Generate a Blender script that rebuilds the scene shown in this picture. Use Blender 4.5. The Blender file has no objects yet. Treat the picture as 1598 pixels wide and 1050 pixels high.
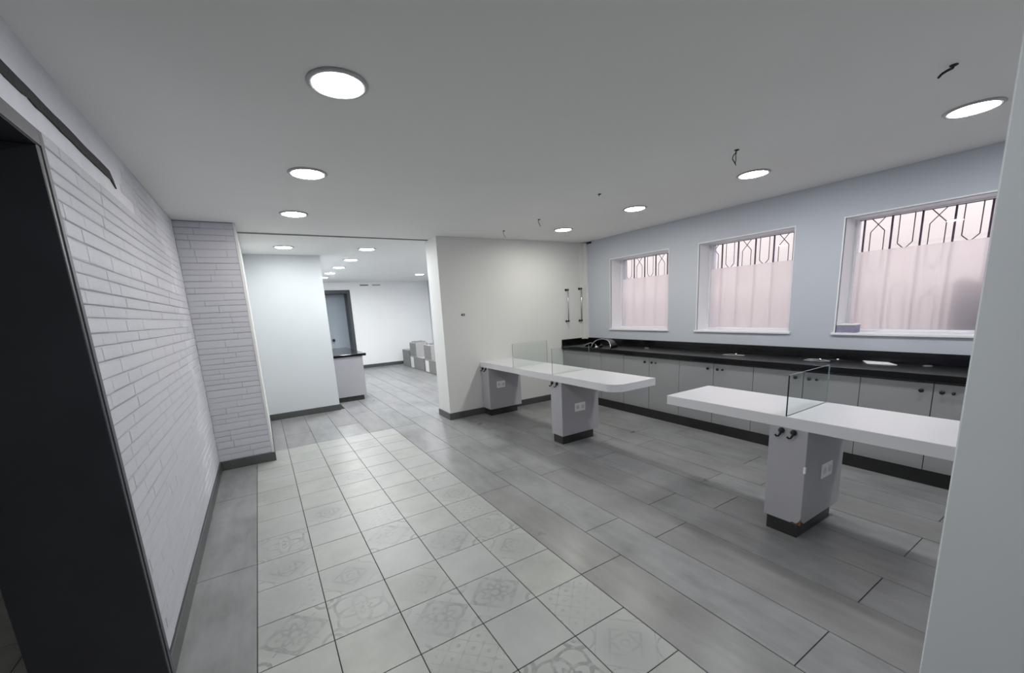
import bpy, math, random
from mathutils import Vector, Matrix
random.seed(7)
S = bpy.context.scene
COL = S.collection

# ------------------------------------------------------------------ camera
cam_d = bpy.data.cameras.new('camera'); cam = bpy.data.objects.new('camera', cam_d); COL.objects.link(cam)
Rv = Vector((0.84951009, -0.52490156, -0.0530185)); Uv = Vector((0.14428828, 0.13449667, 0.98035276)); Fv = Vector((0.50745789, 0.84046951, -0.18999342))
cam.matrix_world = Matrix(((Rv.x, Uv.x, -Fv.x, 0), (Rv.y, Uv.y, -Fv.y, 0), (Rv.z, Uv.z, -Fv.z, 1.57), (0, 0, 0, 1)))
cam_d.sensor_fit = 'HORIZONTAL'; cam_d.sensor_width = 36.0
cam_d.lens = 633.4434 / 1598 * 36
cam_d.shift_x = (799 - 796.844) / 1598; cam_d.shift_y = (603.634 - 525) / 1598
cam_d.clip_start = 0.02
S.camera = cam

# ------------------------------------------------------------------ world, exposure
W = bpy.data.worlds.new('world'); S.world = W; W.use_nodes = True
W.node_tree.nodes['Background'].inputs[0].default_value = (1.0, 0.965, 0.97, 1)
W.node_tree.nodes['Background'].inputs[1].default_value = 3.9
S.view_settings.view_transform = 'Standard'; S.view_settings.look = 'None'
S.view_settings.gamma = 1; S.view_settings.use_curve_mapping = False
S.view_settings.exposure = 0.0
LAMP = 106.0
try:
    S.cycles.max_bounces = 10; S.cycles.diffuse_bounces = 6; S.cycles.transparent_max_bounces = 12
except Exception: pass

# ------------------------------------------------------------------ helpers
OFF = {}
class MB:
    def __init__(s): s.v = []; s.f = []; s.mi = []; s.sm = []; s.m = 0
    def quad(s, pts, smooth=False):
        n = len(s.v); s.v += [tuple(p) for p in pts]; s.f.append(tuple(range(n, n + len(pts)))); s.mi.append(s.m); s.sm.append(smooth)
        return s
    def box(s, x0, x1, y0, y1, z0, z1, b=0.0):
        """box with chamfered edges of size b"""
        if b <= 0:
            n = len(s.v)
            s.v += [(x, y, z) for x in (x0, x1) for y in (y0, y1) for z in (z0, z1)]
            for f in ((0, 1, 3, 2), (4, 6, 7, 5), (0, 4, 5, 1), (2, 3, 7, 6), (0, 2, 6, 4), (1, 5, 7, 3)):
                s.f.append(tuple(n + i for i in f)); s.mi.append(s.m); s.sm.append(False)
            return s
        n = len(s.v); idx = {}
        X = (x0, x1); Y = (y0, y1); Z = (z0, z1); sg = (1, -1)
        for i in (0, 1):
            for j in (0, 1):
                for k in (0, 1):
                    bx, by, bz = sg[i] * b, sg[j] * b, sg[k] * b
                    for a, p in (('x', (X[i], Y[j] + by, Z[k] + bz)), ('y', (X[i] + bx, Y[j], Z[k] + bz)), ('z', (X[i] + bx, Y[j] + by, Z[k]))):
                        idx[(i, j, k, a)] = len(s.v); s.v.append(p)
        F = []
        for i in (0, 1):
            F.append([idx[(i, j, k, 'x')] for j, k in ((0, 0), (0, 1), (1, 1), (1, 0))][::(1 if i == 0 else -1)])
            F.append([idx[(j, i, k, 'y')] for j, k in ((0, 0), (1, 0), (1, 1), (0, 1))][::(1 if i == 0 else -1)])
            F.append([idx[(j, k, i, 'z')] for j, k in ((0, 0), (0, 1), (1, 1), (1, 0))][::(1 if i == 0 else -1)])
        for p in (0, 1):
            for q in (0, 1):
                F.append([idx[(p, q, 0, 'x')], idx[(p, q, 0, 'y')], idx[(p, q, 1, 'y')], idx[(p, q, 1, 'x')]])
                F.append([idx[(p, 0, q, 'x')], idx[(p, 1, q, 'x')], idx[(p, 1, q, 'z')], idx[(p, 0, q, 'z')]])
                F.append([idx[(0, p, q, 'y')], idx[(1, p, q, 'y')], idx[(1, p, q, 'z')], idx[(0, p, q, 'z')]])
                for r in (0, 1): F.append([idx[(p, q, r, 'x')], idx[(p, q, r, 'y')], idx[(p, q, r, 'z')]])
        for f in F: s.f.append(tuple(f)); s.mi.append(s.m); s.sm.append(False)
        return s
    def prism(s, pts, z0, z1):
        """pts counter-clockwise in xy"""
        s.quad([(x, y, z1) for x, y in pts]); s.quad([(x, y, z0) for x, y in reversed(pts)])
        for i in range(len(pts)):
            a, b = pts[i], pts[(i + 1) % len(pts)]
            s.quad([(a[0], a[1], z0), (b[0], b[1], z0), (b[0], b[1], z1), (a[0], a[1], z1)])
        return s
    def lathe(s, c, axis, prof, n=16, smooth=True, sc=(1, 1)):
        """prof: list of (radius, height along axis)"""
        ax = Vector(axis).normalized(); t = Vector((0, 0, 1)) if abs(ax.z) < .9 else Vector((1, 0, 0))
        u = ax.cross(t).normalized(); w = ax.cross(u); c = Vector(c)
        base = len(s.v)
        for r, h in prof:
            for k in range(n):
                a = 2 * math.pi * k / n
                s.v.append(tuple(c + ax * h + u * (r * math.cos(a) * sc[0]) + w * (r * math.sin(a) * sc[1])))
        for i in range(len(prof) - 1):
            for k in range(n):
                a = base + i * n + k; b = base + i * n + (k + 1) % n
                s.f.append((a, b, b + n, a + n)); s.mi.append(s.m); s.sm.append(smooth)
        for i in (0, len(prof) - 1):
            if prof[i][0] > 1e-5:
                s.f.append(tuple(base + i * n + k for k in range(n))[::(-1 if i == 0 else 1)]); s.mi.append(s.m); s.sm.append(False)
        return s
    def tube(s, path, r, n=6):
        P = [Vector(p) for p in path]; base = len(s.v); N = len(P)
        prev = None
        for i, p in enumerate(P):
            d = (P[min(i + 1, N - 1)] - P[max(i - 1, 0)]).normalized()
            if prev is None:
                t = Vector((0, 0, 1)) if abs(d.z) < .9 else Vector((1, 0, 0)); u = d.cross(t).normalized()
            else: u = (prev - d * prev.dot(d)).normalized()
            prev = u; w = d.cross(u)
            rr = r[i] if isinstance(r, (list, tuple)) else r
            for k in range(n):
                a = 2 * math.pi * k / n; s.v.append(tuple(p + (u * math.cos(a) + w * math.sin(a)) * rr))
        for i in range(N - 1):
            for k in range(n):
                a = base + i * n + k; b = base + i * n + (k + 1) % n
                s.f.append((a, b, b + n, a + n)); s.mi.append(s.m); s.sm.append(True)
        s.f.append(tuple(base + k for k in range(n))[::-1]); s.mi.append(s.m); s.sm.append(False)
        s.f.append(tuple(base + (N - 1) * n + k for k in range(n))); s.mi.append(s.m); s.sm.append(False)
        return s
    def build(s, name, mats, parent=None, label=None, kind=None, cat=None, group=None):
        off = OFF.get(parent.name, Vector((0, 0, 0))) if parent else Vector((0, 0, 0))
        me = bpy.data.meshes.new(name)
        me.from_pydata([tuple(Vector(v) - off) for v in s.v], [], s.f)
        mats = mats if isinstance(mats, (list, tuple)) else [mats]
        for m in mats: me.materials.append(m)
        for p, mi, sm in zip(me.polygons, s.mi, s.sm): p.material_index = mi; p.use_smooth = sm
        import bmesh
        bm = bmesh.new(); bm.from_mesh(me); bmesh.ops.recalc_face_normals(bm, faces=bm.faces); bm.to_mesh(me); bm.free()
        me.update()
        o = bpy.data.objects.new(name, me); COL.objects.link(o)
        if parent: o.parent = parent; OFF[o.name] = off
        tag(o, label, cat, group, kind)
        return o
def tag(o, label=None, cat=None, group=None, kind=None):
    if label: o['label'] = label
    if cat: o['category'] = cat
    if group: o['group'] = group
    if kind: o['kind'] = kind
    return o
GROUPS = {'ceiling_light': 'round flush ceiling lights', 'ceiling_cable': 'cable stubs left in the ceiling', 'carton': 'grey cartons stacked in the back room', 'display_table': 'white pedestal tables in line', 'pull_handle': 'steel pull handles on the middle wall', 'slot_vent': 'slot vents on the far wall', 'cable_coil': 'cable coils on the counter'}
def thing(name, loc, label, cat, group=None):
    group = group or GROUPS.get(name)
    o = bpy.data.objects.new(name, None); COL.objects.link(o); o.location = loc; o.empty_display_size = .05
    OFF[o.name] = Vector(loc); return tag(o, label, cat, group)
def struct(name, mb, mat, label=None, parent=None):
    return mb.build(name, mat, parent, label, None if parent else 'structure')

# ------------------------------------------------------------------ materials
class X:
    """tiny expression helper on shader math nodes"""
    def __init__(s, nt, sock): s.nt = nt; s.s = sock
    def _op(s, op, o=None, o2=None, clamp=False):
        n = s.nt.nodes.new('ShaderNodeMath'); n.operation = op; n.use_clamp = clamp
        for i, v in enumerate((s, o, o2)):
            if v is None: continue
            if isinstance(v, X): s.nt.links.new(v.s, n.inputs[i])
            else: n.inputs[i].default_value = v
        return X(s.nt, n.outputs[0])
    def __add__(s, o): return s._op('ADD', o)
    def __sub__(s, o): return s._op('SUBTRACT', o)
    def __mul__(s, o): return s._op('MULTIPLY', o)
    def abs(s): return s._op('ABSOLUTE')
    def lt(s, v): return s._op('LESS_THAN', v)
    def gt(s, v): return s._op('GREATER_THAN', v)
    def max(s, o): return s._op('MAXIMUM', o)
    def min(s, o): return s._op('MINIMUM', o)
    def cos(s): return s._op('COSINE')
    def sqrt(s): return s._op('SQRT')
    def atan2(s, o): return s._op('ARCTAN2', o)
    def ramp(s, a, b):
        n = s.nt.nodes.new('ShaderNodeMapRange'); s.nt.links.new(s.s, n.inputs[0])
        n.inputs[1].default_value = a; n.inputs[2].default_value = b; n.clamp = True
        return X(s.nt, n.outputs[0])
def newmat(name):
    m = bpy.data.materials.new(name); m.use_nodes = True; nt = m.node_tree
    return m, nt, nt.nodes['Principled BSDF']
def noise(nt, coord, scale, detail=4, rough=.6, mapscale=None, sock='Object'):
    tc = nt.nodes.new('ShaderNodeTexCoord') if coord is None else coord
    src = tc.outputs[sock]
    if mapscale:
        mp = nt.nodes.new('ShaderNodeMapping'); mp.inputs['Scale'].default_value = mapscale; nt.links.new(src, mp.inputs[0]); src = mp.outputs[0]
    n = nt.nodes.new('ShaderNodeTexNoise'); n.inputs['Scale'].default_value = scale; n.inputs['Detail'].default_value = detail; n.inputs['Roughness'].default_value = rough
    nt.links.new(src, n.inputs['Vector'])
    return X(nt, n.outputs[0])
def mixc(nt, fac, a, b):
    n = nt.nodes.new('ShaderNodeMix'); n.data_type = 'RGBA'
    if isinstance(fac, X): nt.links.new(fac.s, n.inputs[0])
    else: n.inputs[0].default_value = fac
    for i, c in ((6, a), (7, b)):
        if isinstance(c, tuple): n.inputs[i].default_value = (*c[:3], 1)
        else: nt.links.new(c, n.inputs[i])
    return n.outputs[2]
def bump(nt, bs, h, strength, dist):
    b = nt.nodes.new('ShaderNodeBump'); b.inputs['Strength'].default_value = strength; b.inputs['Distance'].default_value = dist
    nt.links.new(h.s, b.inputs['Height']); nt.links.new(b.outputs[0], bs.inputs['Normal'])
def paint(name, c, rough=.5, var=.05, scale=3., bs=.15, bd=.002, bscale=60., spec=.5, metal=0):
    m, nt, b = newmat(name)
    n = noise(nt, None, scale, 3)
    nt.links.new(mixc(nt, n.ramp(.35, .7), tuple(x * (1 - var) for x in c), c), b.inputs['Base Color'])
    b.inputs['Roughness'].default_value = rough; b.inputs['Specular IOR Level'].default_value = spec; b.inputs['Metallic'].default_value = metal
    if bs: bump(nt, b, noise(nt, None, bscale, 3), bs, bd)
    return m
M = {}
M['ceil'] = paint('ceiling_paint', (.82, .825, .81), .8, .03, 1.2, .05)
M['wall'] = paint('white_wall_paint', (.73, .735, .72), .55, .03, 1.5, .08)
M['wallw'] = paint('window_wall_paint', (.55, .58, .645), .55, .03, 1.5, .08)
M['wallf'] = paint('far_wall_paint', (.88, .885, .88), .6, .02, 1.5, .05)
M['brick'] = paint('painted_brick', (.67, .67, .745), .5, .06, 9., .8, .006, 38.)
M['joint'] = paint('painted_joint', (.25, .25, .27), .6, .3, 9., .5, .004, 50.)
M['column'] = paint('column_paint', (.63, .665, .69), .5, .03, 2., .04)
M['char'] = paint('charcoal_frame', (.040, .041, .050), .38, .2, 4., .05)
M['charedge'] = paint('charcoal_edge', (.085, .083, .10), .5, .15, 6., .05)
M['channel'] = paint('bare_channel', (.035, .036, .035), .85, .5, 25., .6, .006, 60.)
M['bb'] = paint('grey_skirting_tile', (.085, .088, .088), .4, .2, 6., .05)
M['kick'] = paint('dark_kick', (.035, .035, .034), .35, .3, 6., .05)
M['lamin'] = paint('white_laminate', (.73, .725, .755), .16, .02, 3., 0)
M['ped'] = paint('grey_laminate', (.43, .425, .455), .42, .05, 4., .03)
M['cab'] = paint('cabinet_grey', (.33, .335, .345), .38, .05, 3., .02)
M['cabgapshade'] = paint('cabinet_gap_shade', (.08, .08, .08), .6, .1, 3., 0)
M['black'] = paint('black_plastic', (.008, .008, .009), .35, .1, 8., 0)
M['wire'] = paint('black_cable', (.012, .012, .012), .6, .1, 8., 0)
M['chrome'] = paint('brushed_steel', (.62, .62, .64), .22, .05, 8., 0, metal=1)
M['plate'] = paint('socket_white', (.86, .86, .87), .35, .02, 5., 0)
M['slot'] = paint('socket_slot', (.64, .64, .65), .5, .02, 5., 0)
M['chip'] = paint('bare_chipboard', (.22, .10, .04), .9, .6, 60., .5, .003, 120.)
M['ring'] = paint('lamp_ring', (.45, .44, .46), .4, .03, 5., 0)
M['grille'] = paint('plum_steel', (.09, .055, .10), .5, .2, 8., 0)
M['grillethin'] = paint('brown_steel', (.16, .12, .13), .5, .2, 8., 0)
M['frame'] = paint('window_frame_white', (.86, .86, .90), .4, .02, 5., 0)
M['outer'] = paint('outside_plaster', (.555, .515, .505), .9, .05, 1.5, .2)
M['ground'] = paint('outside_paving', (.35, .33, .32), .9, .2, 3., .2)
M['utility'] = paint('grey_violet_metal', (.20, .19, .25), .5, .1, 2., 0)
M['lilac'] = paint('lilac_card', (.30, .28, .40), .6, .1, 20., 0)
M['paper'] = paint('white_paper', (.85, .85, .87), .6, .02, 10., 0)
M['carton'] = paint('grey_carton', (.27, .27, .26), .8, .35, 40., .2)
M['cartont'] = paint('pale_carton', (.42, .42, .42), .8, .15, 30., .1)
M['tape'] = paint('white_label', (.72, .73, .70), .7, .05, 10., 0)
M['greydoor'] = paint('blue_grey_door', (.36, .41, .46), .45, .04, 2., 0)
M['fardoorframe'] = paint('slate_door_frame', (.055, .06, .07), .45, .15, 3., 0)
M['stepshade'] = paint('ceiling_step_shade', (.32, .32, .31), .8, .1, 8., 0)
M['mid'] = paint('grey_stone_disc', (.16, .16, .16), .5, .1, 8., 0)

# black polished granite
m, nt, b = newmat('black_granite'); M['granite'] = m
n = noise(nt, None, 220., 2, .8)
nt.links.new(mixc(nt, n.ramp(.62, .72), (.006, .006, .007), (.05, .05, .05)), b.inputs['Base Color'])
b.inputs['Roughness'].default_value = .14; b.inputs['Specular IOR Level'].default_value = .3
M['granitetop'] = m.copy(); M['granitetop'].name = 'black_granite_satin'; q = M['granitetop'].node_tree.nodes['Principled BSDF']; q.inputs['Roughness'].default_value = .3; q.inputs['Specular IOR Level'].default_value = .6
# floor grout
M['grout'] = paint('dark_grout', (.035, .034, .032), .9, .3, 20., .2)
# plank
m, nt, b = newmat('grey_plank'); M['plank'] = m
oi = nt.nodes.new('ShaderNodeObjectInfo'); rnd = X(nt, oi.outputs['Random'])
tc = nt.nodes.new('ShaderNodeTexCoord')
geo = nt.nodes.new('ShaderNodeNewGeometry')
def wnoise(nt, geo, scale, ms, detail=5, rough=.62):
    mp = nt.nodes.new('ShaderNodeMapping'); mp.inputs['Scale'].default_value = ms; nt.links.new(geo.outputs['Position'], mp.inputs[0])
    n = nt.nodes.new('ShaderNodeTexNoise'); n.inputs['Scale'].default_value = scale; n.inputs['Detail'].default_value = detail; n.inputs['Roughness'].default_value = rough
    nt.links.new(mp.outputs[0], n.inputs['Vector']); return X(nt, n.outputs[0])
streak = wnoise(nt, geo, 3.2, (3., .7, 1)); cloud = wnoise(nt, geo, 1.7, (1, 1, 1), 4)
c1 = mixc(nt, streak.ramp(.3, .75), (.165, .170, .170), (.285, .29, .295))
c2 = mixc(nt, (cloud.ramp(.42, .7)) * .6, c1, (.34, .34, .355))
c3 = mixc(nt, rnd.ramp(.3, 1.) * .38, c2, (.20, .178, .17))
nt.links.new(c3, b.inputs['Base Color'])
r = cloud * .26 + .195
nt.links.new(r.s, b.inputs['Roughness']); bump(nt, b, wnoise(nt, geo, 22, (2., .6, 1)), .08, .002)
# pale tiles with faint worn prints
def tilemat(name, kind):
    m, nt, b = newmat(name)
    tc = nt.nodes.new('ShaderNodeTexCoord'); sep = nt.nodes.new('ShaderNodeSeparateXYZ'); nt.links.new(tc.outputs['Object'], sep.inputs[0])
    x = X(nt, sep.outputs[0]) * (1 / .163); y = X(nt, sep.outputs[1]) * (1 / .163)
    oi = nt.nodes.new('ShaderNodeObjectInfo'); rnd = X(nt, oi.outputs['Random'])
    geo = nt.nodes.new('ShaderNodeNewGeometry')
    cloud = wnoise(nt, geo, 3.4, (1, 1, 1)); fine = wnoise(nt, geo, 26, (1, 1, 1), 3)
    c = mixc(nt, cloud.ramp(.32, .72), (.30, .31, .292), (.43, .437, .412))
    c = mixc(nt, rnd * .5, c, (.385, .395, .405))
    if kind:
        ax, ay = x.abs(), y.abs(); r = (x * x + y * y).sqrt(); th = y.atan2(x)
        rc = ((ax - 1.) * (ax - 1.) + (ay - 1.) * (ay - 1.)).sqrt()
        def ln(e, w): return e.abs().lt(w)
        if kind == 'flower':
            d = ln(r - ((th * 4.).cos() * .17 + .52), .085).max(ln(r - ((th * 8.).cos() * .06 + .26), .055)).max(r.lt(.09)).max(ln(rc - .42, .07)).max(ln(rc - .2, .06)).max(ln(r - ((th * 4.).cos() * -.12 + .86), .05))
        elif kind == 'medallion':
            d = ln(r - ((th * 8.).cos() * .09 + .40), .07).max(ln((ax + ay) - .95, .06)).max(ln(r - .18, .06)).max(ln(ax - ay, .03) * r.gt(.45) * r.lt(.9)).max(ln(rc - .3, .06)).max(ln(r - ((th * 4.).cos() * .12 + .68), .055)).max(ln((th * 8.).cos(), .2) * r.lt(.4) * r.gt(.2))
        elif kind == 'lattice':
            d = ln((x * 9.4).cos() + (y * 9.4).cos(), .16).max(((x * 9.4).cos() * (y * 9.4).cos()).gt(.8)) * r.lt(1.05)
        else:
            d = ln(ax.max(ay) - .3, .045).max(ln((ax + ay) - .62, .05)).max(ln(rc - .55, .03)).max(ln((ax + ay) - 1.2, .025)).max(ln(r - .12, .04))
        wear = cloud.ramp(.38, .6) * fine.ramp(.3, .55)
        amt = {'flower': .8, 'medallion': .8, 'lattice': .55, 'star': .6}[kind]
        c = mixc(nt, d * wear * amt, c, (.21, .215, .215))
        if kind in ('medallion', 'star'): c = mixc(nt, r.ramp(1.05, .55) * cloud.ramp(.3, .55) * .4, c, (.24, .245, .24))
    nt.links.new(c, b.inputs['Base Color'])
    rr = cloud * .2 + .3; nt.links.new(rr.s, b.inputs['Roughness']); bump(nt, b, fine, .05, .001)
    return m
for k in ('', 'flower', 'medallion', 'lattice', 'star'): M['tile_' + k] = tilemat('pale_tile_' + (k or 'plain'), k)
# lamp diffuser
m, nt, b = newmat('lamp_glow'); M['glow'] = m
b.inputs['Base Color'].default_value = (.9, .9, .9, 1); b.inputs['Emission Color'].default_value = (.965, .985, 1, 1); b.inputs['Emission Strength'].default_value = LAMP
M['glow2'] = M['glow'].copy(); M['glow2'].name = 'lamp_glow_back_room'; M['glow2'].node_tree.nodes['Principled BSDF'].inputs['Emission Strength'].default_value = LAMP * 2.3
for key, fac, c in (('glowwarm', 1., (1, .985, .90, 1)), ('glow3', .45, (1, .98, .90, 1))):
    g_ = M['glow'].copy(); g_.name = 'lamp_' + key; M[key] = g_; q = g_.node_tree.nodes['Principled BSDF']
    q.inputs['Emission Strength'].default_value = LAMP * fac; q.inputs['Emission Color'].default_value = c
# thin clear glass
def thinglass(name, tint, refl=.09):
    m = bpy.data.materials.new(name); m.use_nodes = True; nt = m.node_tree; nt.nodes.clear()
    o = nt.nodes.new('ShaderNodeOutputMaterial'); mx = nt.nodes.new('ShaderNodeMixShader'); t = nt.nodes.new('ShaderNodeBsdfTransparent'); g = nt.nodes.new('ShaderNodeBsdfGlossy')
    t.inputs[0].default_value = (*tint, 1); g.inputs['Roughness'].default_value = .02
    lw = nt.nodes.new('ShaderNodeLayerWeight'); lw.inputs[0].default_value = .25
    f = X(nt, lw.outputs['Fresnel']) * .8 + refl * .2
    nt.links.new(f.s, mx.inputs[0]); nt.links.new(t.outputs[0], mx.inputs[1]); nt.links.new(g.outputs[0], mx.inputs[2]); nt.links.new(mx.outputs[0], o.inputs[0])
    return m
M['glass'] = thinglass('clear_pane', (.97, .97, .98))
M['screen'] = thinglass('screen_glass', (.90, .95, .93))
M['edge'] = paint('glass_edge_green', (.10, .17, .14), .15, .1, 5., 0)
M['edgedark'] = paint('glass_edge_dark', (.01, .014, .016), .2, .1, 5., 0)
# frosted film
m = bpy.data.materials.new('frosted_film'); M['frost'] = m; m.use_nodes = True; nt = m.node_tree; nt.nodes.clear()
o = nt.nodes.new('ShaderNodeOutputMaterial'); mx = nt.nodes.new('ShaderNodeMixShader'); t = nt.nodes.new('ShaderNodeBsdfTranslucent'); g = nt.nodes.new('ShaderNodeBsdfRefraction')
t.inputs[0].default_value = (.95, .925, .945, 1); g.inputs['Color'].default_value = (.97, .955, .965, 1); g.inputs['Roughness'].default_value = .52; g.inputs['IOR'].default_value = 1.35
mx.inputs[0].default_value = .55; nt.links.new(t.outputs[0], mx.inputs[1]); nt.links.new(g.outputs[0], mx.inputs[2]); nt.links.new(mx.outputs[0], o.inputs[0])

# ------------------------------------------------------------------ dimensions (metres)
XL, XW, YF, H = -.566, 4.874, 5.437, 2.584
YB = -1.2                       # wall behind the photographer
XP, YP = -.052, 5.24            # brick pier
T = .3297; TX0 = -.2298; TY0 = 2.313

# ------------------------------------------------------------------ room shell
struct('floor', MB().box(-3.8, XW + .3, YB - .15, 13.6, -.12, -.004), M['grout'], 'floor with a strip of pale printed square tiles set between long grey planks')
floor = bpy.data.objects['floor']
GAP = .0022
def bev_tile(w, l, mat, name):
    return MB().box(-w / 2 + GAP, w / 2 - GAP, -l / 2 + GAP, l / 2 - GAP, -.008, 0, .0012)
protos = {}
def piece(kind, w, l, x, y, mat):
    key = (kind, round(w, 4), round(l, 4), mat)
    if key not in protos:
        mb = bev_tile(w, l, mat, kind); o = mb.build(kind, M[mat], floor); protos[key] = o
    else:
        o = protos[key].copy(); o.name = kind; COL.objects.link(o); o.parent = floor
    o.location = (x, y, random.uniform(-.0006, .0))
    return o
pat = {(0, 2): 'flower', (1, -1): 'flower', (4, 0): 'flower', (3, -4): 'flower', (0, -1): 'medallion', (0, 0): 'lattice', (2, 1): 'medallion', (3, 0): 'medallion',
       (3, -2): 'medallion', (0, 1): 'star', (1, 0): 'star', (2, -2): 'medallion', (4, 3): 'flower', (2, 2): 'lattice', (2, 5): 'star', (3, 5): 'lattice', (4, 2): 'star', (2, -3): 'lattice',
       (4, -4): 'star', (4, -3): 'lattice', (1, -5): 'medallion', (3, -6): 'flower', (0, -6): 'star', (2, -8): 'medallion', (4, -7): 'lattice', (1, 3): 'star', (0, 5): 'lattice', (3, 8): 'star', (1, 7): 'lattice', (2, -1): 'star', (4, 1): 'lattice', (4,-1): 'star'}
for j in range(-10, 10):
    for i in range(5):
        x = TX0 + (i + .5) * T; y = TY0 + (j + .5) * T
        if y + T / 2 < YB: continue
        piece('tile', T, T, x, y, 'tile_' + pat.get((i, j), ''))
PL = 4 * T + .003
YT = TY0 + 10 * T                       # far end of the printed strip
def planks(x0, x1, y0, y1, phase):
    k = math.floor((y0 - phase) / PL); y = phase + k * PL
    while y < y1 - .01:
        a, b = max(y, y0), min(y + PL, y1)
        if b - a > .03: yield (x0, x1, a, b)
        y += PL
far = MB()
for k in range(0, 11):
    x0 = TX0 + (5 + k) * T; x1 = min(x0 + T, XW)
    if x1 - x0 < .02: continue
    ph = .665 if k % 2 else 1.655
    for (a0, a1, b0, b1) in planks(x0, x1, YB, 13.2, ph):
        if (a0 + a1) / 2 > 2.21 and b0 > 5.9 and a0 > 4.6: pass
        if b0 > 9.6: far.box(a0 + GAP, a1 - GAP, b0 + GAP, b1 - GAP, -.008, -.0003)
        else: piece('plank', a1 - a0, b1 - b0, (a0 + a1) / 2, (b0 + b1) / 2, 'plank')
for (a0, a1, b0, b1) in planks(TX0 - T, TX0, YB, YP, 1.655):
    piece('plank', a1 - a0, b1 - b0, (a0 + a1) / 2, (b0 + b1) / 2, 'plank')
for k in range(0, 5):
    x0 = TX0 + k * T
    for (a0, a1, b0, b1) in planks(x0, x0 + T, YT, 7.45 if k < 4 else 13.2, 5.61 + (.66 if k % 2 else 0)):
        if b0 > 9.6: far.box(a0 + GAP, a1 - GAP, b0 + GAP, b1 - GAP, -.008, -.0003)
        else: piece('plank', a1 - a0, b1 - b0, (a0 + a1) / 2, (b0 + b1) / 2, 'plank')
far.build('plank', M['plank'], floor, 'distant grey planks of the back room', 'stuff')
adj = MB()
for k in range(0, 8):                   # adjoining room behind the charcoal opening
    x1 = -.575 - k * T; x0 = x1 - T
    for (a0, a1, b0, b1) in planks(x0, x1, YB, 4.05, .3 + .66 * (k % 2)):
        adj.box(a0 + GAP, a1 - GAP, b0 + GAP, b1 - GAP, -.008, -.0003)
adj.build('plank', M['plank'], floor, 'grey planks of the side room beyond the charcoal opening', 'stuff')

c = MB().box(-3.6, XW + .3, YB, 5.742, H, H + .15)
struct('ceiling', c, M['ceil'], 'flat off-white ceiling over the main room')
c = MB().box(-.6, XW + .3, 5.752, 13.2, H - .012, H + .15)
struct('ceiling.001', c, M['ceil'], 'flat ceiling of the back room beyond the opening')
struct('trim_3', MB().box(XL, XW, 5.738, 5.752, H - .014, H + .02), M['stepshade'], 'grey strip coloured as the shade on the step where the two ceilings meet')  # grey colour stands in for the shade on the ceiling step

# left wall: doorway with charcoal lining from y=.5 to 2.18
yo0, yo1, zo = .35, 2.18, 2.262
wl = MB().box(-.93, XL, yo1, YP + .3, 0, H).box(-.93, XL, YB, yo0, 0, H).box(-.93, XL, yo0, yo1, zo, H)
wl.box(-.93, XL, YP + .3, 7.5, 0, H)
wall_left = struct('wall_left', wl, M['joint'], 'white-painted brick wall on the left')
# plaster band above the doorway
MB().box(XL, XL + .005, yo0 - 1.5, 2.18, zo, H).box(XL, XL + .005, YB, yo0, 0, zo).build('plaster_band', M['brick'], wall_left)
# cable channel, ragged lower edge
pts_top = []; pts_bot = []
rr = random.Random(3); y = .2
while y < 3.13:
    pts_top.append((y, 2.409 + rr.uniform(-.002, .002))); pts_bot.append((y, 2.365 + rr.uniform(-.007, .004))); y += rr.uniform(.05, .12)
mb = MB(); out = XL + .009
poly = [(a, b) for a, b in pts_bot] + [(3.15, 2.352), (3.205, 2.338), (3.17, 2.375)] + [(a, b) for a, b in reversed(pts_top)]
mb.quad([(out, a, b) for a, b in poly])
for i in range(len(poly)):
    a, b2 = poly[i], poly[(i + 1) % len(poly)]
    mb.quad([(out, a[0], a[1]), (out, b2[0], b2[1]), (XL - .01, b2[0], b2[1]), (XL - .01, a[0], a[1])])
mb.build('cable_channel', M['channel'], wall_left, 'dark ragged strip where a cable channel was torn off above the opening')

# bricks
def brick_mesh(seed):
    r = random.Random(seed); mb = MB(); nx = 4
    # unit brick: y in 0..1, z in 0..1, x proud 0..1 ; irregular chamfered front
    def pt(u, w, fr): return (fr, u, w)
    cu, cw = .012, .10
    outer = [(0, 0), (1, 0), (1, 1), (0, 1)]
    back = [(0.0, a, b) for a, b in outer]
    mid = [(.55 + r.uniform(-.1, .1), a + (cu * .3 if a == 0 else -cu * .3), b + (cw * .35 if b == 0 else -cw * .35) + r.uniform(-.03, .03)) for a, b in outer]
    front = [(1 + r.uniform(-.15, .15), a + (cu if a == 0 else -cu), b + (cw if b == 0 else -cw) + r.uniform(-.04, .04)) for a, b in outer]
    rings = [back, mid, front]
    for q in range(2):
        for k in range(4):
            mb.quad([rings[q][k], rings[q][(k + 1) % 4], rings[q + 1][(k + 1) % 4], rings[q + 1][k]])
    cx = (1.05 + r.uniform(0, .25), .5 + r.uniform(-.2, .2), .5 + r.uniform(-.1, .1))
    for k in range(4): mb.quad([front[k], front[(k + 1) % 4], cx])
    return mb
BP = []
def lay_bricks(y0, y1, z0, z1, skip=None, seed=1):
    r = random.Random(seed); out = []; z = z0; c = 0
    while z < z1 - .02:
        h = r.choice((.052, .058, .064, .070, .080)); h = min(h, z1 - z); y = y0 - r.uniform(0, .2)
        while y < y1 - .01:
            l = r.uniform(.16, .42); l += .09 if y + l < y0 + .06 else 0; l += .1 if y + l > y1 - .07 else 0; a = max(y, y0); b = min(y + l, y1)
            if b > a + .01 and not (skip and skip(a, b, z, z + h)): out.append((a, b, z, z + h))
            y += l
        z += h; c += 1
    return out
shapes = [brick_mesh(s) for s in range(8)]
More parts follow.
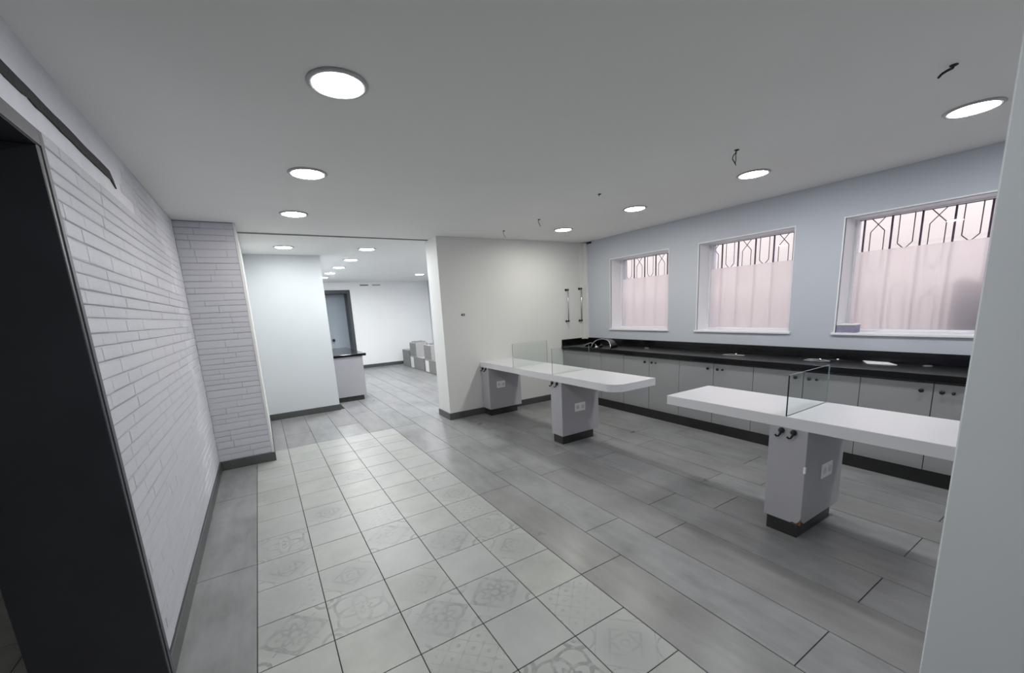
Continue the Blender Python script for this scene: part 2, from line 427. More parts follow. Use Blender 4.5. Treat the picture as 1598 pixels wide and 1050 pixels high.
def put_bricks(parent, cells, to_world, limit=300, boost=0):
    """to_world(proud, along, up) -> point ; cells sorted nearest first"""
    rr = random.Random(11); stuff = MB(); cache = {}
    for n, (a, b, z0, z1) in enumerate(cells):
        g = rr.uniform(.0001, .0006); pr = rr.uniform(.0025, .0046); gz = rr.uniform(.0001, .0005)
        if rr.random() < .14: gz = rr.uniform(.0012, .0022)
        if rr.random() < .10: g = .0016
        if boost and rr.random() < .6: gz = rr.uniform(.0010, .0034)
        if abs(z0 - 1.70) < .034 or abs(z0 - .93) < .03: gz = .0021; pr += .001
        sh = rr.randrange(8)
        if n < limit:
            if sh not in cache:
                o = shapes[sh].build('brick', M['brick'], parent); cache[sh] = o
            else:
                o = cache[sh].copy(); o.name = 'brick'; COL.objects.link(o); o.parent = parent
            p = to_world(0, a + g, z0 + gz); q = to_world(pr, b - g, z1 - .0002)
            # local axes: x proud, y along, z up
            e = Vector(to_world(1, 0, 0)) - Vector(to_world(0, 0, 0)); f = Vector(to_world(0, 1, 0)) - Vector(to_world(0, 0, 0))
            tilt = rr.uniform(-.012, .012)
            mat = Matrix(((e.x * pr, f.x * (b - a - 2 * g), 0, p[0]), (e.y * pr, f.y * (b - a - 2 * g), 0, p[1]), (0, tilt * (b - a) * .25, z1 - z0 - gz - .0002, p[2]), (0, 0, 0, 1)))
            mat[2][1] = 0
            o.matrix_local = mat
        else:
            base = len(stuff.v)
            for v in shapes[sh].v:
                stuff.v.append(tuple(to_world(v[0] * pr, a + g + v[1] * (b - a - 2 * g), z0 + gz + v[2] * (z1 - z0 - gz - .0002))))
            for f in shapes[sh].f: stuff.f.append(tuple(base + i for i in f)); stuff.mi.append(0); stuff.sm.append(False)
    if stuff.v: stuff.build('brick', M['brick'], parent, None, 'stuff')
cells = lay_bricks(2.184, YP, .1, H - .004, lambda a, b, z0, z1: a < 3.22 and z1 > 2.335, 5)
cells.sort(key=lambda c: (c[0] - 0) ** 2 / 4 + abs(c[2] - 1.5))
put_bricks(wall_left, cells, lambda p, a, z: (XL + p, a, z))
MB().box(XL, XL + .0024, 2.18, 3.75, 2.25, H).build('plaster_band', M['brick'], wall_left)
pier = struct('wall_pier', MB().box(-.93, XP, YP, 7.45, 0, H), M['joint'], 'white-painted brick pier at the end of the left wall')
cells = lay_bricks(XL + .004, XP - .018, .1, H - .004, None, 9)
put_bricks(pier, cells, lambda p, a, z: (a, YP - p, z), 300, 1)
MB().box(XP - .018, XP + .004, YP - .006, YP + .002, .1, H).box(XP, XP + .004, YP, 7.43, .0, H).build('plaster_edge', M['wall'], pier)

# skirting
def sk(name, mb, label): return struct(name, mb, M['bb'], label)
sk('baseboard_left', MB().box(XL, XL + .014, 2.184, YP, 0, .098, .002), 'dark grey skirting at the foot of the left brick wall')
sk('baseboard_pier', MB().box(XL, XP + .014, YP - .014, YP, 0, .098, .002).box(XP + .004, XP + .014, YP, 7.42, 0, .098, .002), 'dark grey skirting wrapped round the brick pier')

# charcoal lining of the opening
mb = MB(); mb.box(-.94, XL + .014, yo1 - .055, yo1 + .003, 0, zo - .056, .003); mb.box(-.94, XL + .014, yo0, yo1 + .003, zo - .057, zo, .003); mb.box(-.94, XL + .014, yo0, yo0 + .055, 0, zo - .057, .003)
lin = struct('trim_1', mb, M['char'], 'charcoal lining of the wide opening in the left wall')
mb = MB(); mb.box(XL + .014, XL + .018, yo1 - .027, yo1 + .003, 0, zo, .001); mb.box(XL + .014, XL + .018, yo0, yo1 - .0275, zo - .055, zo, .001)
mb.build('edge_strip', M['charedge'], lin)
# side room
struct('wall_side_room', MB().box(-3.6, -.93, 4.05, 4.2, 0, H), M['wallf'], 'white end wall of the side room beyond the charcoal opening')
struct('wall_side_room.001', MB().box(-3.7, -3.6, YB, 4.2, 0, H), M['wallf'], 'outer wall of the side room')
struct('baseboard_side_room', MB().box(-3.6, -.94, 4.036, 4.05, .0, .098), M['bb'], 'dark skirting in the side room')

# partition with side, middle wall with end return
struct('wall_partition', MB().box(-.93, 1.01, 7.43, 12.95, 0, H), M['column'], 'smooth pale wall facing the tile strip beyond the brick pier')
sk('baseboard_partition', MB().box(XP + .014, 1.024, 7.414, 7.43, 0, .098, .002).box(1.01, 1.024, 7.43, 8.05, 0, .098, .002), 'dark grey skirting of the smooth pale partition')
struct('wall_middle', MB().box(2.224, XW, YF, 5.85, 0, H), M['wall'], 'white wall with two pull handles, where the first table begins')
sk('baseboard_middle', MB().box(2.21, 4.39, YF - .014, YF, 0, .098, .002).box(2.21, 2.224, YF, 5.864, 0, .098, .002), 'dark grey skirting round the end of the white middle wall')

# window wall with openings
wins = [(3.745, 4.817), (2.208, 3.290), (.695, 1.775)]; wz0, wz1 = 1.160, 2.237
wx1 = 5.24
mb = MB(); mb.box(XW, wx1, YB, 5.9, 0, wz0); mb.box(XW, wx1, YB, 5.9, wz1, H)
ys = [5.9, 4.817, 3.745, 3.290, 2.208, 1.775, .695, YB]
for a, b2 in ((0, 1), (2, 3), (4, 5), (6, 7)): mb.box(XW, wx1, ys[b2], ys[a], wz0, wz1)
mb.box(XW, wx1, 5.9, 13.2, 0, .9).box(XW, wx1, 5.9, 13.2, 2.3, H).box(XW, wx1, 5.9, 7.6, .9, 2.3).box(XW, wx1, 11.6, 13.2, .9, 2.3).box(XW, wx1, 9.4, 9.8, .9, 2.3)
struct('wall_right', mb, M['wallw'], 'pale blue-grey wall with three square windows over the black counter')
struct('trim_2', MB().box(XW - .035, XW, 5.34, YF, 0.98, H - .02).box(XW - .10, XW - .035, 5.405, YF, .98, H), M['wall'], 'boxed pipe running up the corner beside the left window')
struct('trim_4', MB().box(XW - .03, XW + .0, 5.25, 5.34, H - .035, H - .012, .004), M['black'], 'small dark bracket at the top of the corner pipe')
GL = ['left', 'middle', 'right']
def bar_y(k): return .907 + .2068 * k
for wi, (ya, yb) in enumerate(wins):
    # frame mesh = the window itself
    mb = MB(); fx0, fx1 = 5.085, 5.135; fw = .022
    mb.box(fx0, fx1, ya, yb, wz0, wz0 + fw, .003).box(fx0, fx1, ya, yb, wz1 - fw * .6, wz1, .003).box(fx0, fx1, ya, ya + fw, wz0 + fw, wz1 - fw * .6, .003).box(fx0, fx1, yb - fw, yb, wz0 + fw, wz1 - fw * .6, .003)
    w = struct('window_%d' % (wi + 1), mb, M['frame'], '%s window over the black counter, frosted below a clear strip with patterned grille' % GL[wi])
    # slim casing around the hole + sill
    mb = MB(); e = .012
    mb.box(XW - .006, XW + .01, ya - e, ya, wz0, wz1 + e).box(XW - .006, XW + .01, yb, yb + e, wz0, wz1 + e).box(XW - .006, XW + .01, ya, yb, wz1, wz1 + e)
    mb.build('casing', M['frame'], w)
    MB().box(XW - .022, fx0, ya - .03, yb + .03, wz0 - .022, wz0 + .001, .003).build('window_sill', M['frame'], w)
    MB().box(XW + .012, fx0, yb - .004, yb + .001, wz0, wz1).box(XW + .012, fx0, ya - .001, ya + .004, wz0, wz1).box(XW + .012, fx0, ya, yb, wz1 - .004, wz1 + .001).build('reveal', M['frame'], w)
    MB().box(5.108, 5.112, ya + fw, yb - fw, wz0 + fw, 1.925).build('frosted_pane', M['frost'], w, 'frosted lower pane')
    MB().box(5.108, 5.112, ya + fw, yb - fw, 1.925, wz1 - fw * .6).build('clear_pane', M['glass'], w, 'clear upper strip')
    # grille outside
    gx = 5.20; g = MB(); r0 = .0042
    k0 = math.floor((ya - .907) / .2068) - 1; k1 = math.ceil((yb - .907) / .2068) + 1
    def seg(y0, z0, y1, z1):
        y0c, y1c = y0, y1
        if min(y0, y1) < ya + .01 or max(y0, y1) > yb - .01:
            if max(y0, y1) < ya + .01 or min(y0, y1) > yb - .01: return
            lo, hi = ya + .01, yb - .01
            def cl(yy, zz, yo, zo_):
                if yy < lo: t = (lo - yy) / (yo - yy); return lo, zz + t * (zo_ - zz)
                if yy > hi: t = (hi - yy) / (yo - yy); return hi, zz + t * (zo_ - zz)
                return yy, zz
            (y0c, z0c), (y1c, z1c) = cl(y0, z0, y1, z1), cl(y1, z1, y0, z0)
            z0, z1 = z0c, z1c
        g.tube([(gx, y0c, z0), (gx, y1c, z1)], r0, 5)
    g.box(gx - .006, gx + .006, ya, yb, 2.226, 2.236); g.box(gx - .006, gx + .006, ya, yb, wz0, wz0 + .012)
    for k in range(k0, k1 + 1):
        yc = bar_y(k) + .1034
        if k % 2:   # crossed cell
            for s in (-1, 1):
                seg(yc + s * .047, 2.228, yc - s * .052, 2.108); seg(yc - s * .052, 2.108, yc - s * .052, 1.78); seg(yc - s * .052, 1.78, yc, 1.72)
                seg(yc - s * .05, 1.45, yc - s * .05, 1.17); seg(yc - s * .05, 1.45, yc + s * .05, 1.57)
        else:
            for s in (-1, 1):
                seg(yc + s * .052, 2.228, yc + s * .052, 1.974); seg(yc + s * .052, 1.974, yc, 1.918)
                seg(yc + s * .052, 1.57, yc, 1.63); seg(yc + s * .052, 1.57, yc + s * .052, 1.17)
    go = g.build('grille', M['grillethin'], w, 'thin bent rods of the grille')
    for k in range(k0, k1 + 1):
        yy = bar_y(k)
        if ya + .01 < yy < yb - .01: MB().box(gx - .007, gx + .007, yy - .0065, yy + .0065, wz0, 2.232).build('bar', M['grille'], go)
# unseen windows added on the right to brighten the back room with daylight
for wi, (ya, yb) in enumerate(((7.6, 9.4), (9.8, 11.6))):
    mb = MB(); mb.box(5.08, 5.13, ya, yb, .9, .94).box(5.08, 5.13, ya, yb, 2.26, 2.3).box(5.08, 5.13, ya, ya + .04, .94, 2.26).box(5.08, 5.13, yb - .04, yb, .94, 2.26)
    w = struct('window_%d' % (wi + 4), mb, M['frame'], 'unseen window added to light the back room, %s one' % ('nearer' if wi == 0 else 'farther'))
    MB().box(5.10, 5.104, ya + .04, yb - .04, .94, 2.26).build('clear_pane', M['glass'], w)
# outside
struct('wall_outside', MB().box(7.2, 7.4, -3.5, 15, -.1, 4.2), M['outer'], 'pale pink boundary wall outside the windows')
struct('ground_outside', MB().box(wx1, 7.4, -3.5, 15, -.2, -.08), M['ground'], 'paving strip outside the windows')
# rest of the shell
struct('wall_far', MB().box(1.01, 1.52, 12.95, 13.2, 0, H).box(2.42, XW + .3, 12.95, 13.2, 0, H).box(1.52, 2.42, 12.95, 13.2, 2.32, H).box(1.4, 2.6, 13.5, 13.6, 0, H).box(1.4, 1.48, 13.2, 13.5, 0, H).box(2.45, 2.6, 13.2, 13.5, 0, H).box(1.4, 2.6, 13.2, 13.5, 2.35, H), M['wallf'], 'bright white end wall of the back room')
sk('baseboard_far', MB().box(2.47, XW, 12.934, 12.95, 0, .098, .002), 'dark grey skirting of the back room end wall')
struct('wall_back', MB().box(-3.7, XW + .3, YB - .15, YB, 0, H), M['wall'], 'wall behind the photographer')
struct('wall_side_column', MB().box(1.6, 2.05, -.35, .277, 0, H, .004), M['column'], 'smooth grey-white column at the right edge beside the second table')

# door of the back room
mb = MB(); y0 = 12.93; y1 = 13.5
mb.box(1.48, 1.58, y0, y1, 0, 2.35, .003).box(2.36, 2.45, y0, y1, 0, 2.35, .003).box(1.58, 2.36, y0, y1, 2.25, 2.35, .003)
d = struct('door_1', mb, M['fardoorframe'], 'dark-framed doorway in the far wall behind the small cabinet')
leaf = MB().box(1.58, 2.36, 13.42, 13.46, .01, 2.25, .003).build('door_leaf', M['greydoor'], d, 'blue-grey door leaf')
MB().lathe((1.90, 13.42, .90), (0, -1, 0), [(.012, 0), (.012, .03), (.035, .035), (.04, .055), (.02, .07), (0, .072)], 12).build('door_knob', M['black'], leaf)

# ------------------------------------------------------------------ ceiling lights
def downlight(x, y, label):
    H = 2.584 if y < 5.7 else 2.572
    glow = M['glowwarm'] if 3 < y < 5.7 else M['glow3'] if x < -1 else M['glow'] if y < 5.7 or x < 1 else M['glow2']
    t = thing('ceiling_light', (x, y, H), label, 'ceiling light')
    MB().lathe((x, y, H), (0, 0, -1), [(.113, 0), (.127, .0), (.130, .004), (.122, .010), (.108, .011), (.106, .006)], 32).build('rim', M['ring'], t)
    MB().lathe((x, y, H), (0, 0, -1), [(.107, .003), (.104, .008), (.07, .0115), (.03, .0125), (0, .013)], 32).build('diffuser', glow, t, 'glowing white diffuser')
for x, y, l in [(.455, 2.09, 'large round ceiling light above the tile strip, nearest and biggest in view'),
                (.455, 3.375, 'round ceiling light above the tile strip, second from the front'),
                (.455, 4.655, 'round ceiling light above the tile strip, last before the ceiling joint'),
                (3.775, .80, 'round ceiling light at the right edge, near the column and right window'),
                (3.775, 2.065, 'round ceiling light above the second table, in front of the middle window'),
                (3.745, 3.33, 'round ceiling light over the counter side, in front of the left window'),
                (3.725, 4.56, 'round ceiling light nearest the white middle wall and corner pipe'),
                (.46, 6.66, 'round ceiling light just beyond the ceiling joint, above the smooth partition'),
                (1.58, 6.63, 'round back room ceiling light, nearest of the receding central row'),
                (1.58, 7.90, 'round back room ceiling light, second of the receding central row'),
                (1.57, 9.10, 'round back room ceiling light, third of the receding central row'),
                (1.56, 10.25, 'round back room ceiling light, fourth of the receding central row'),
                (1.56, 11.34, 'round back room ceiling light, farthest and smallest beside the partition top'),
                (3.80, 10.60, 'lone round back room ceiling light near the right edge of the opening'),
                (3.80, 7.0, 'unseen ceiling light added to brighten the back room, just behind the white middle wall'),  # added out of view to brighten the back room
                (3.80, 8.8, 'unseen ceiling light added to brighten the back room, farther behind the white middle wall'),  # another hidden lamp added for back room brightness
                (-2.3, 1.9, 'unseen ceiling light added to lift the dark side room beyond the charcoal opening'),  # weak hidden lamp added so the side room is not black
                (.455, .80, 'unseen ceiling light added to the row above the tile strip, overhead of the photographer'),  # lamp added out of view, extending the row
                (3.8, -.45, 'unseen ceiling light added to the right-hand row, behind the right column')]:  # unseen lamp added, right-hand row carried past the column
    downlight(x, y, l)

# pendant cable stubs in the ceiling
def stub(pts, label, r=.0035, extra=None, box=None):
    t = thing('ceiling_cable', (pts[0][0], pts[0][1], H), label, 'cable')
    MB().lathe((pts[0][0], pts[0][1], H), (0, 0, -1), [(.016, 0), (.016, .004), (.008, .007), (0, .007)], 10).build('grommet', M['wire'], t)
    MB().tube(pts, r, 6).build('cable', M['wire'], t)
    if extra: MB().tube(extra, r * .8, 6).build('cable', M['wire'], t)
stub([(2.965, .715, H), (2.968, .719, H - .012), (2.945, .730, H - .022), (2.922, .742, H - .036), (2.905, .748, H - .052)], 'black cable stub with bent end on the ceiling near the right column', .006)
stub([(3.06, 1.80, H), (3.05, 1.80, H - .02), (3.02, 1.80, H - .045), (3.01, 1.80, H - .065), (3.04, 1.795, H - .095)], 'looped dark wires hanging from the ceiling beside the light over the second table', .0035,
     [(3.06, 1.80, H), (3.05, 1.80, H - .04), (3.055, 1.80, H - .06), (3.04, 1.795, H - .095), (3.05, 1.795, H - .105)])
stub([(2.925, 3.03, H), (2.92, 3.03, H - .012), (2.915, 3.03, H - .02)], 'tiny dark cable nub on the ceiling midway between tables')
stub([(3.01, 4.13, H), (3.0, 4.13, H - .03), (3.015, 4.13, H - .055), (3.03, 4.13, H - .08)], 'short black wire on the ceiling above the first table')
stub([(2.96, 4.86, H), (2.95, 4.86, H - .03), (2.965, 4.86, H - .065), (2.985, 4.86, H - .085)], 'thin grey-black wire on the ceiling nearest the white middle wall', .0022)

# ------------------------------------------------------------------ counter run
CX = 4.335
CB = [(.46, 1.37, .917, 'grey two-door cabinet under the counter below the right window'),
      (1.37, 2.27, 1.803, 'grey two-door cabinet under the counter between the right and middle windows'),
      (2.27, 3.16, 2.712, 'grey two-door cabinet under the counter below the middle window'),
      (3.16, 4.07, 3.62, 'grey two-door cabinet under the counter, nearest the plain end panel'),
      (-.44, .46, .01, 'grey two-door cabinet at the near end of the counter, hidden by the column')]
def knob(parent, y, z=.768, r=.0165):
    MB().lathe((4.36, y, z), (-1, 0, 0), [(.006, 0), (.006, .012), (r, .014), (r, .022), (r * .6, .026), (0, .027)], 12).build('knob', M['black'], parent)
for y0, y1, g, lab in CB:
    t = thing('base_cabinet', (4.6, (y0 + y1) / 2, 0), lab, 'cabinet', 'grey base cabinets under the black counter')
    MB().box(4.385, XW - .002, y0 + .001, y1 - .001, .12, .845).build('carcass', M['cab'], t)
    MB().box(4.391, 4.41, y0, y1, 0, .12).build('kick_board', M['kick'], t, 'dark kick board')
    dn = MB().box(4.36, 4.379, y0 + .0022, g - .0028, .128, .826, .0012).build('door', M['cab'], t)
    df = MB().box(4.36, 4.379, g + .0028, y1 - .0022, .128, .826, .0012).build('door', M['cab'], t)
    MB().box(4.380, 4.384, y0 + .002, y1 - .002, .125, .835).build('shadow_gap', M['cabgapshade'], t, 'dark backing sheet painted as the shade in the door gaps')  # dark colour stands in for the shade inside the door gaps
    knob(df, g + .064); knob(dn, g - .052); knob(dn, g - .113, r=.012)
t = thing('end_panel', (4.6, 4.75, 0), 'plain grey handleless panelled cabinet at the far end of the counter', 'cabinet')
MB().box(4.385, XW - .002, 4.071, YF - .002, .12, .845).build('carcass', M['cab'], t)
MB().box(4.391, 4.41, 4.07, YF - .015, 0, .12).build('kick_board', M['kick'], t, 'dark kick board')
for a, b2 in ((4.073, 4.52), (4.524, YF - .004)): MB().box(4.36, 4.384, a, b2, .128, .828, .001).build('panel', M['cab'], t)
# worktop
t = thing('worktop', (4.6, 2.5, .85), 'long black polished stone counter top running under the three windows', 'counter top')
MB().box(CX + .003, XW - .001, -.44, YF - .001, .8455, .90, .002).build('slab', M['granitetop'], t)
MB().box(CX, CX + .003, -.44, YF - .001, .8455, .8985).build('front_edge', M['granite'], t, 'polished black front edge')
t = thing('backsplash', (4.86, 2.5, .90), 'low black stone upstand along the window wall behind the counter top', 'upstand')
MB().box(XW - .022, XW - .001, -.44, YF - .022, .9005, 1.0, .002).build('strip', M['granite'], t)
MB().box(CX + .005, XW - .001, YF - .021, YF - .001, .9005, 1.0, .002).build('strip', M['granite'], t, 'short return on the end wall')

# things lying on the worktop
ZC = .90
t = thing('domed_cover', (4.43, 4.52, ZC), 'dark glossy domed cover with bright curved rims on the far end of the black counter', 'cover')
def arch(yc, x, w, h, n=14, z=ZC, lean=0): return [(x + lean * math.sin(math.pi * i / n), yc + w * math.cos(math.pi * i / n), z + .004 + h * math.sin(math.pi * i / n) ** .8) for i in range(n + 1)]
mb = MB()
A = arch(4.53, 4.36, .20, .135, lean=.05); B = arch(4.57, 4.56, .19, .125)
for i in range(len(A) - 1): mb.quad([A[i], A[i + 1], B[i + 1], B[i]], True)
mb.build('shell', M['granite'], t, 'dark glossy shell')
MB().tube(A, .007, 6).build('rim', M['chrome'], t, 'bright curved rim')
MB().tube(arch(4.76, 4.36, .13, .065, lean=.04), .006, 6).build('rim', M['chrome'], t, 'lower bright rim')
mb = MB(); A2 = arch(4.76, 4.365, .125, .06, lean=.04); B2 = arch(4.76, 4.52, .12, .06)
for i in range(len(A2) - 1): mb.quad([A2[i], A2[i + 1], B2[i + 1], B2[i]], True)
mb.build('shell', M['granite'], t)
MB().lathe((4.37, 4.62, ZC), (0, 0, 1), [(.03, 0), (.03, .02), (.02, .035), (0, .037)], 12).build('button', M['chrome'], t)
def coil(cx, cy, rx, ry, turns, r, label, mat, seed):
    rr = random.Random(seed); n = int(turns * 18); pts = []
    for i in range(n + 1):
        a = 2 * math.pi * i / 18; k = (1 - .25 * i / n) * (1 + .22 * math.sin(i * .9 + seed) + rr.uniform(-.04, .04))
        pts.append((cx + rx * k * math.cos(a), cy + ry * k * math.sin(a), ZC + r + .006 * (i / 18) * .8 + rr.uniform(0, .004) + .001))
    t = thing('cable_coil', (cx, cy, ZC), label, 'cable')
    MB().tube(pts, r, 6).build('cable', mat, t)
    MB().lathe((pts[0][0], pts[0][1], ZC), (0, 0, 1), [(.012, 0), (.014, .008), (.01, .022), (0, .024)], 10).build('plug', M['chrome'], t, 'bright metal plug')
M['greycable'] = paint('grey_cable', (.33, .33, .34), .4, .1, 10., 0)
coil(4.58, 2.62, .05, .13, 1.15, .0042, 'thin grey cable coil on the black counter below the middle window', M['greycable'], 1)
coil(4.60, 1.80, .055, .105, 1.6, .0045, 'loosely coiled grey cable on the black counter beyond the dark-edged glass screen', M['greycable'], 2)
coil(4.70, 1.68, .045, .07, 1.5, .005, 'small dark cable coil on the counter, right beside the white card', M['wire'], 4)
t = MB().quad([(4.90 - .03, 1.55, ZC + .001), (4.66, 1.40, ZC + .001), (4.70, 1.245, ZC + .001), (4.845, 1.30, ZC + .001)])
s_ = MB(); s_.prism([(4.84, 1.52), (4.83, 1.33), (4.70, 1.235), (4.665, 1.43)][::-1], ZC + .0008, ZC + .006)
s_.build('card_sheet', M['paper'], None, 'blank white card lying on the black counter below the right window', None, 'card')
MB().lathe((4.775, 1.06, ZC), (0, 0, 1), [(.03, 0), (.03, .004), (.022, .008), (.008, .008), (0, .010)], 18).build('cover_cap', M['mid'], None, 'small flat grey round cap on the counter near the column', None, 'cap', 'round caps on the counter')
MB().lathe((4.70, 3.95, ZC), (0, 0, 1), [(.03, 0), (.03, .005), (.02, .014), (0, .016)], 18).build('cover_cap', M['mid'], None, 'small grey round cap on the counter below the left window', None, 'cap', 'round caps on the counter')
# sill box
t = thing('small_box', (4.94, 1.70, wz0 + .001), 'small lilac-grey box on the sill in the left corner of the right window', 'box')
MB().box(4.87, 5.0, 1.62, 1.765, wz0 + .0015, wz0 + .072, .003).build('body', M['lilac'], t)
MB().box(4.866, 5.004, 1.616, 1.769, wz0 + .072, wz0 + .084, .003).build('lid', M['plate'], t, 'paler lid')
# cabinet outdoors
t = thing('utility_box', (5.46, .85, -.08), 'blurred grey-violet box standing outside, seen dimly through the right window', 'box')
MB().box(5.33, 5.6, .40, 1.085, -.08, 1.55, .01).build('body', M['utility'], t)
MB().box(5.32, 5.61, .39, 1.095, 1.55, 1.60, .01).build('lid', M['utility'], t)

# ------------------------------------------------------------------ tables
TX0_, TX1_, ZT, ZB = 2.77, 3.335, .802, .728
def pedestal(t, y0, y1, hooks, sock, z0s=.36, notch=False):
    p = MB().box(TX0_ + .002, 3.325, y0, y1, .1, ZB, .002).build('pedestal', M['ped'], t)
    MB().box(TX0_ + .018, 3.255, y0 + .022, y1 - .015, 0, .1).build('kick_plate', M['kick'], p, 'dark recessed foot')
    if sock:
        a, b2 = sock; s = MB(); s.box(a, b2, y0 - .008, y0, z0s, z0s + .098, .003); s.m = 1
        w = (b2 - a) / 2
        for q in (0, 1):
            cx = a + w * (q + .5); s.lathe((cx, y0 - .0078, z0s + .049), (0, -1, 0), [(.024, 0), (.024, .0008), (.020, .001), (0, .001)], 14, False)
        s.build('socket_plate', [M['plate'], M['slot']], p, 'white twin wall socket')
    for hy in hooks:
        mb = MB(); hx = TX0_ + .002; hz = .708
        mb.lathe((hx, hy, hz), (-1, 0, 0), [(.017, 0), (.019, .006), (.017, .014), (.012, .018), (0, .019)], 12)
        mb.tube([(hx - .004, hy, hz), (hx - .016, hy, hz - .010), (hx - .018, hy + .004, hz - .024), (hx - .020, hy + .010, hz - .036), (hx - .027, hy + .018, hz - .038), (hx - .034, hy + .022, hz - .028)], [.008, .008, .007, .006, .006, .007], 7)
        mb.build('hook', M['black'], p, 'black coat hook')
    return p
def screen(t, y, z1, dark, lab):
    s = MB(); x0, x1 = TX0_ + .004, TX1_ - .004; a, b2 = y - .004, y + .004; z0 = ZT
    s.quad([(x0, a, z0), (x1, a, z0), (x1, a, z1), (x0, a, z1)])
    s.m = 1
    s.quad([(x0, a, z0), (x0, b2, z0), (x0, b2, z1), (x0, a, z1)])
    s.m = 2
    s.quad([(x0, a, z1), (x1, a, z1), (x1, b2, z1), (x0, b2, z1)]); s.quad([(x1, a, z0), (x1, b2, z0), (x1, b2, z1), (x1, a, z1)]); s.quad([(x0, a, z0), (x1, a, z0), (x1, b2, z0), (x0, b2, z0)])
    s.build('glass_screen', [M['screen'], M['edgedark'] if dark else M['edge'], M['edge2'] if 'edge2' in M else M['edge']], t, lab)
M['edge2'] = paint('glass_edge_pale', (.30, .36, .36), .15, .1, 5., 0)

t = thing('display_table', (3.05, 4.06, 0), 'long white table running out from the white middle wall, two pedestals, rounded near corner', 'table')
R = .14; y0 = 2.69; pts = []
for i in range(9):
    a = math.pi + (math.pi / 2) * i / 8
    pts.append((TX0_ + R + R * math.cos(a), y0 + R + R * math.sin(a)))
pts += [(TX1_, y0), (TX1_, YF - .001), (TX0_, YF - .001)]
MB().prism(pts, ZB, ZT).build('tabletop', M['lamin'], t, 'glossy white top with rounded front corner')
MB().lathe((TX0_ + .0005, 3.21, ZT - .012), (-1, 0, 0), [(.013, 0), (.011, .0012), (0, .0014)], 12, sc=(1.6, .7)).build('scuff', M['slot'], t, 'grey scuff on the table edge')
p = pedestal(t, 5.20, 5.415, (5.36, 5.27), (2.90, 3.045), .412)
mb = MB().box(3.27, 3.30, 5.175, 5.20, .60, .70, .004); mb.build('latch', M['black'], p, 'black latch at the back edge')
pedestal(t, 3.50, 3.70, (3.66, 3.575), (2.957, 3.112), .362)
screen(t, 4.50, 1.112, False, 'clear glass screen near the wall'); screen(t, 3.66, 1.097, False, 'clear glass screen seen almost edge on')

t = thing('display_table', (3.05, 1.2, 0), 'white table with square corners and one pedestal, in front beside the right column', 'table')
MB().box(TX0_, TX1_, .30, 2.117, ZB, ZT, .0025).build('tabletop', M['lamin'], t, 'glossy white top')
p = pedestal(t, 1.095, 1.318, (1.243, 1.172), (3.0, 3.15), .36)
# worn corner of the pedestal
mb = MB(); r2 = random.Random(5); base = [(TX0_ - .0015 + .0005 * 0, 1.093 + r2.uniform(.02, .06) * abs(math.cos(i)), .101 + .032 * abs(math.sin(i * 1.7)) * .9) for i in range(6)]
mb.quad([(TX0_ + .0005, 1.094, .099), (TX0_ + .0005, 1.16, .099), (TX0_ + .0005, 1.14, .112), (TX0_ + .0005, 1.12, .108), (TX0_ + .0005, 1.105, .124), (TX0_ + .0005, 1.094, .15)])
mb.quad([(TX0_ + .0005, 1.0935, .099), (TX0_ + .0005, 1.0935, .15), (TX0_ + .01, 1.0935, .125), (TX0_ + .03, 1.0935, .115), (TX0_ + .05, 1.0935, .099)])
mb.build('bare_corner', M['chip'], p, 'chipped corner showing brown board')
MB().box(TX0_ - .002, TX0_ + .012, 1.091, 1.104, .455, .50, .003).build('edge_chip', M['plate'], p, 'loose chip of edge banding')
screen(t, 1.225, 1.068, True, 'glass screen with a dark front edge')

# ------------------------------------------------------------------ middle wall fittings
def pull(x, z0, z1, label, r=.0085):
    t = thing('pull_handle', (x, YF, z0), label, 'handle')
    yb_ = YF - .062
    MB().tube([(x, yb_, z0), (x, yb_, z1)], r, 10).build('bar', M['chrome'], t, 'slim steel bar')
    for z in (z0 + .006, z1 - .006):
        MB().lathe((x, YF, z), (0, -1, 0), [(.019, 0), (.019, .01), (.010, .014), (.010, .05), (.014, .054), (.014, .074), (0, .075)], 12).build('mount', M['black'], t, 'black round mount')
pull(4.455, 1.30, 1.825, 'left of two vertical steel pull handles on the white middle wall', .009)
pull(4.745, 1.293, 1.84, 'right of two vertical steel pull handles, nearest the corner pipe', .012)
t = thing('wall_outlet', (2.546, YF, 1.514), 'small black outlet on the white middle wall near its left edge', 'outlet')
MB().box(2.52, 2.572, YF - .010, YF, 1.500, 1.528, .003).build('plate', M['black'], t)
MB().box(2.535, 2.557, YF - .0115, YF - .0095, 1.508, 1.520).build('opening', M['slot'], t, 'grey centre')
MB().lathe((2.95, YF, 2.15), (0, -1, 0), [(.008, 0), (.008, .002), (0, .003)], 8).build('wall_plug', M['slot'], None, 'tiny grey wall plug high on the white middle wall', None, 'plug')

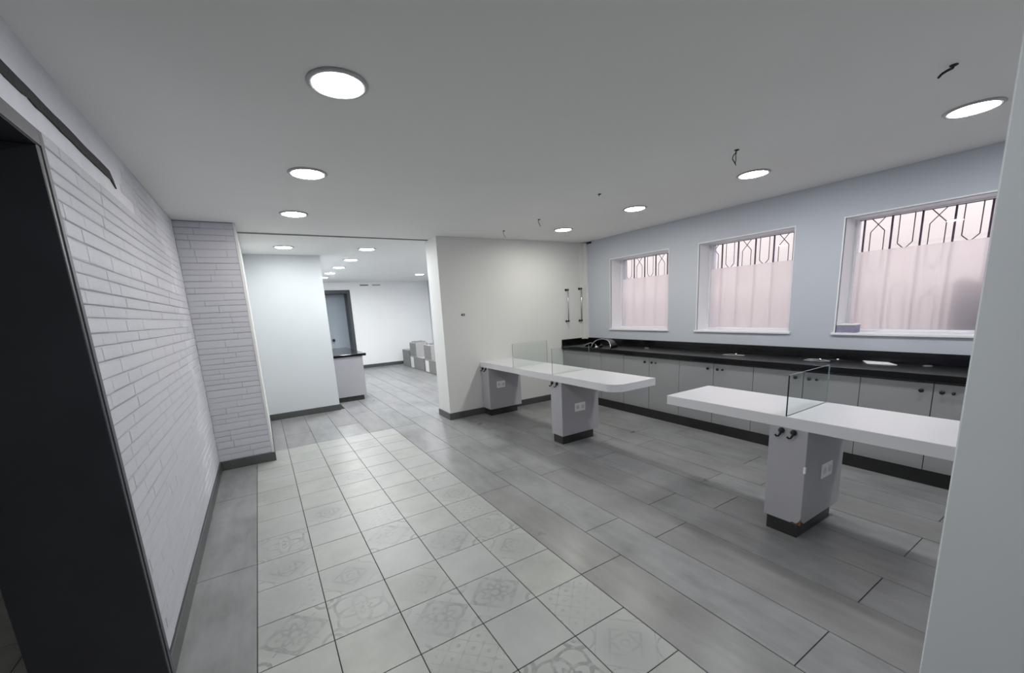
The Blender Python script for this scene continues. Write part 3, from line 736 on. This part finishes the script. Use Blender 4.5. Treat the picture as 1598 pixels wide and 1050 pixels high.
# ------------------------------------------------------------------ back room things
t = thing('low_cabinet', (1.3, 9.0, 0), 'low grey cabinet with a black top beside the smooth partition in the back room', 'cabinet')
MB().box(1.012, 1.575, 8.05, 10.0, .09, .84, .002).build('body', M['cab'], t, 'light grey side')
MB().box(1.012, 1.60, 8.02, 8.045, .09, .84, .002).build('end_panel', M['cabw'] if 'cabw' in M else M['ped'], t)
MB().box(1.012, 1.55, 8.035, 10.0, 0, .09).build('kick_board', M['kick'], t, 'dark kick board')
MB().box(1.012, 1.665, 7.99, 10.02, .84, .885, .003).build('top', M['granite'], t, 'black polished top')

for i, (y0, y1, lab) in enumerate(((11.85, 12.5, 'grey carton at the far end of the row on the back room floor'),
                                  (10.62, 11.80, 'middle grey carton of the floor row, under the farther raised carton'),
                                  (9.42, 10.57, 'nearest grey carton of the floor row, at the edge of the opening'))):
    t = thing('carton', (3.95, (y0 + y1) / 2, 0), lab, 'box')
    h = (.50, .35, .34)[i]
    MB().box(3.7, 4.15, y0, y1, 0, h, .006).build('body', M['carton'], t)
    MB().box(3.694, 3.70, y1 - .33, y1 - .08, .02, h - .02).build('label_strip', M['tape'], t, 'white strip down the side') if i else None
    MB().box(3.705, 4.145, y0 + .005, y1 - .005, h, h + .004).build('lid', M['cartont'], t, 'paler lid')
for (y0, y1, z0, lab) in ((11.15, 11.72, .355, 'farther of two raised cartons stacked on the floor row'), (9.98, 10.52, .345, 'nearer of two raised cartons stacked on the floor row')):
    t = thing('carton', (3.9, (y0 + y1) / 2, z0), lab, 'box')
    b_ = MB(); b_.box(3.7, 4.05, y0, y1, z0, z0 + .40, .006); b_.build('body', M['cartont'], t)
    MB().box(3.695, 3.70, y0 + .02, y1 - .02, z0 + .02, z0 + .38).build('side_shade', M['carton'], t, 'side coloured darker as its shaded face')  # shade of the side face put into a darker colour
    for yy in (y0 + .15, y1 - .15): MB().box(3.72, 4.03, yy - .05, yy + .02, z0 + .40, z0 + .425, .003).build('flap', M['carton'], t)
for (x0, x1, lab) in ((2.76, 3.0, 'dark slot vent high on the far white wall'), (3.12, 3.36, 'faint slot vent right of the dark one, high on the far white wall')):
    t = thing('slot_vent', (x0, 12.95, 2.47), lab, 'vent')
    MB().box(x0, x1, 12.94, 12.95, 2.462, 2.494, .002).build('frame', M['fardoorframe'] if x0 < 3 else M['cartont'], t)
    MB().box(x0 + .01, x1 - .01, 12.938, 12.9405, 2.470, 2.478).build('blade', M['cartont'], t)
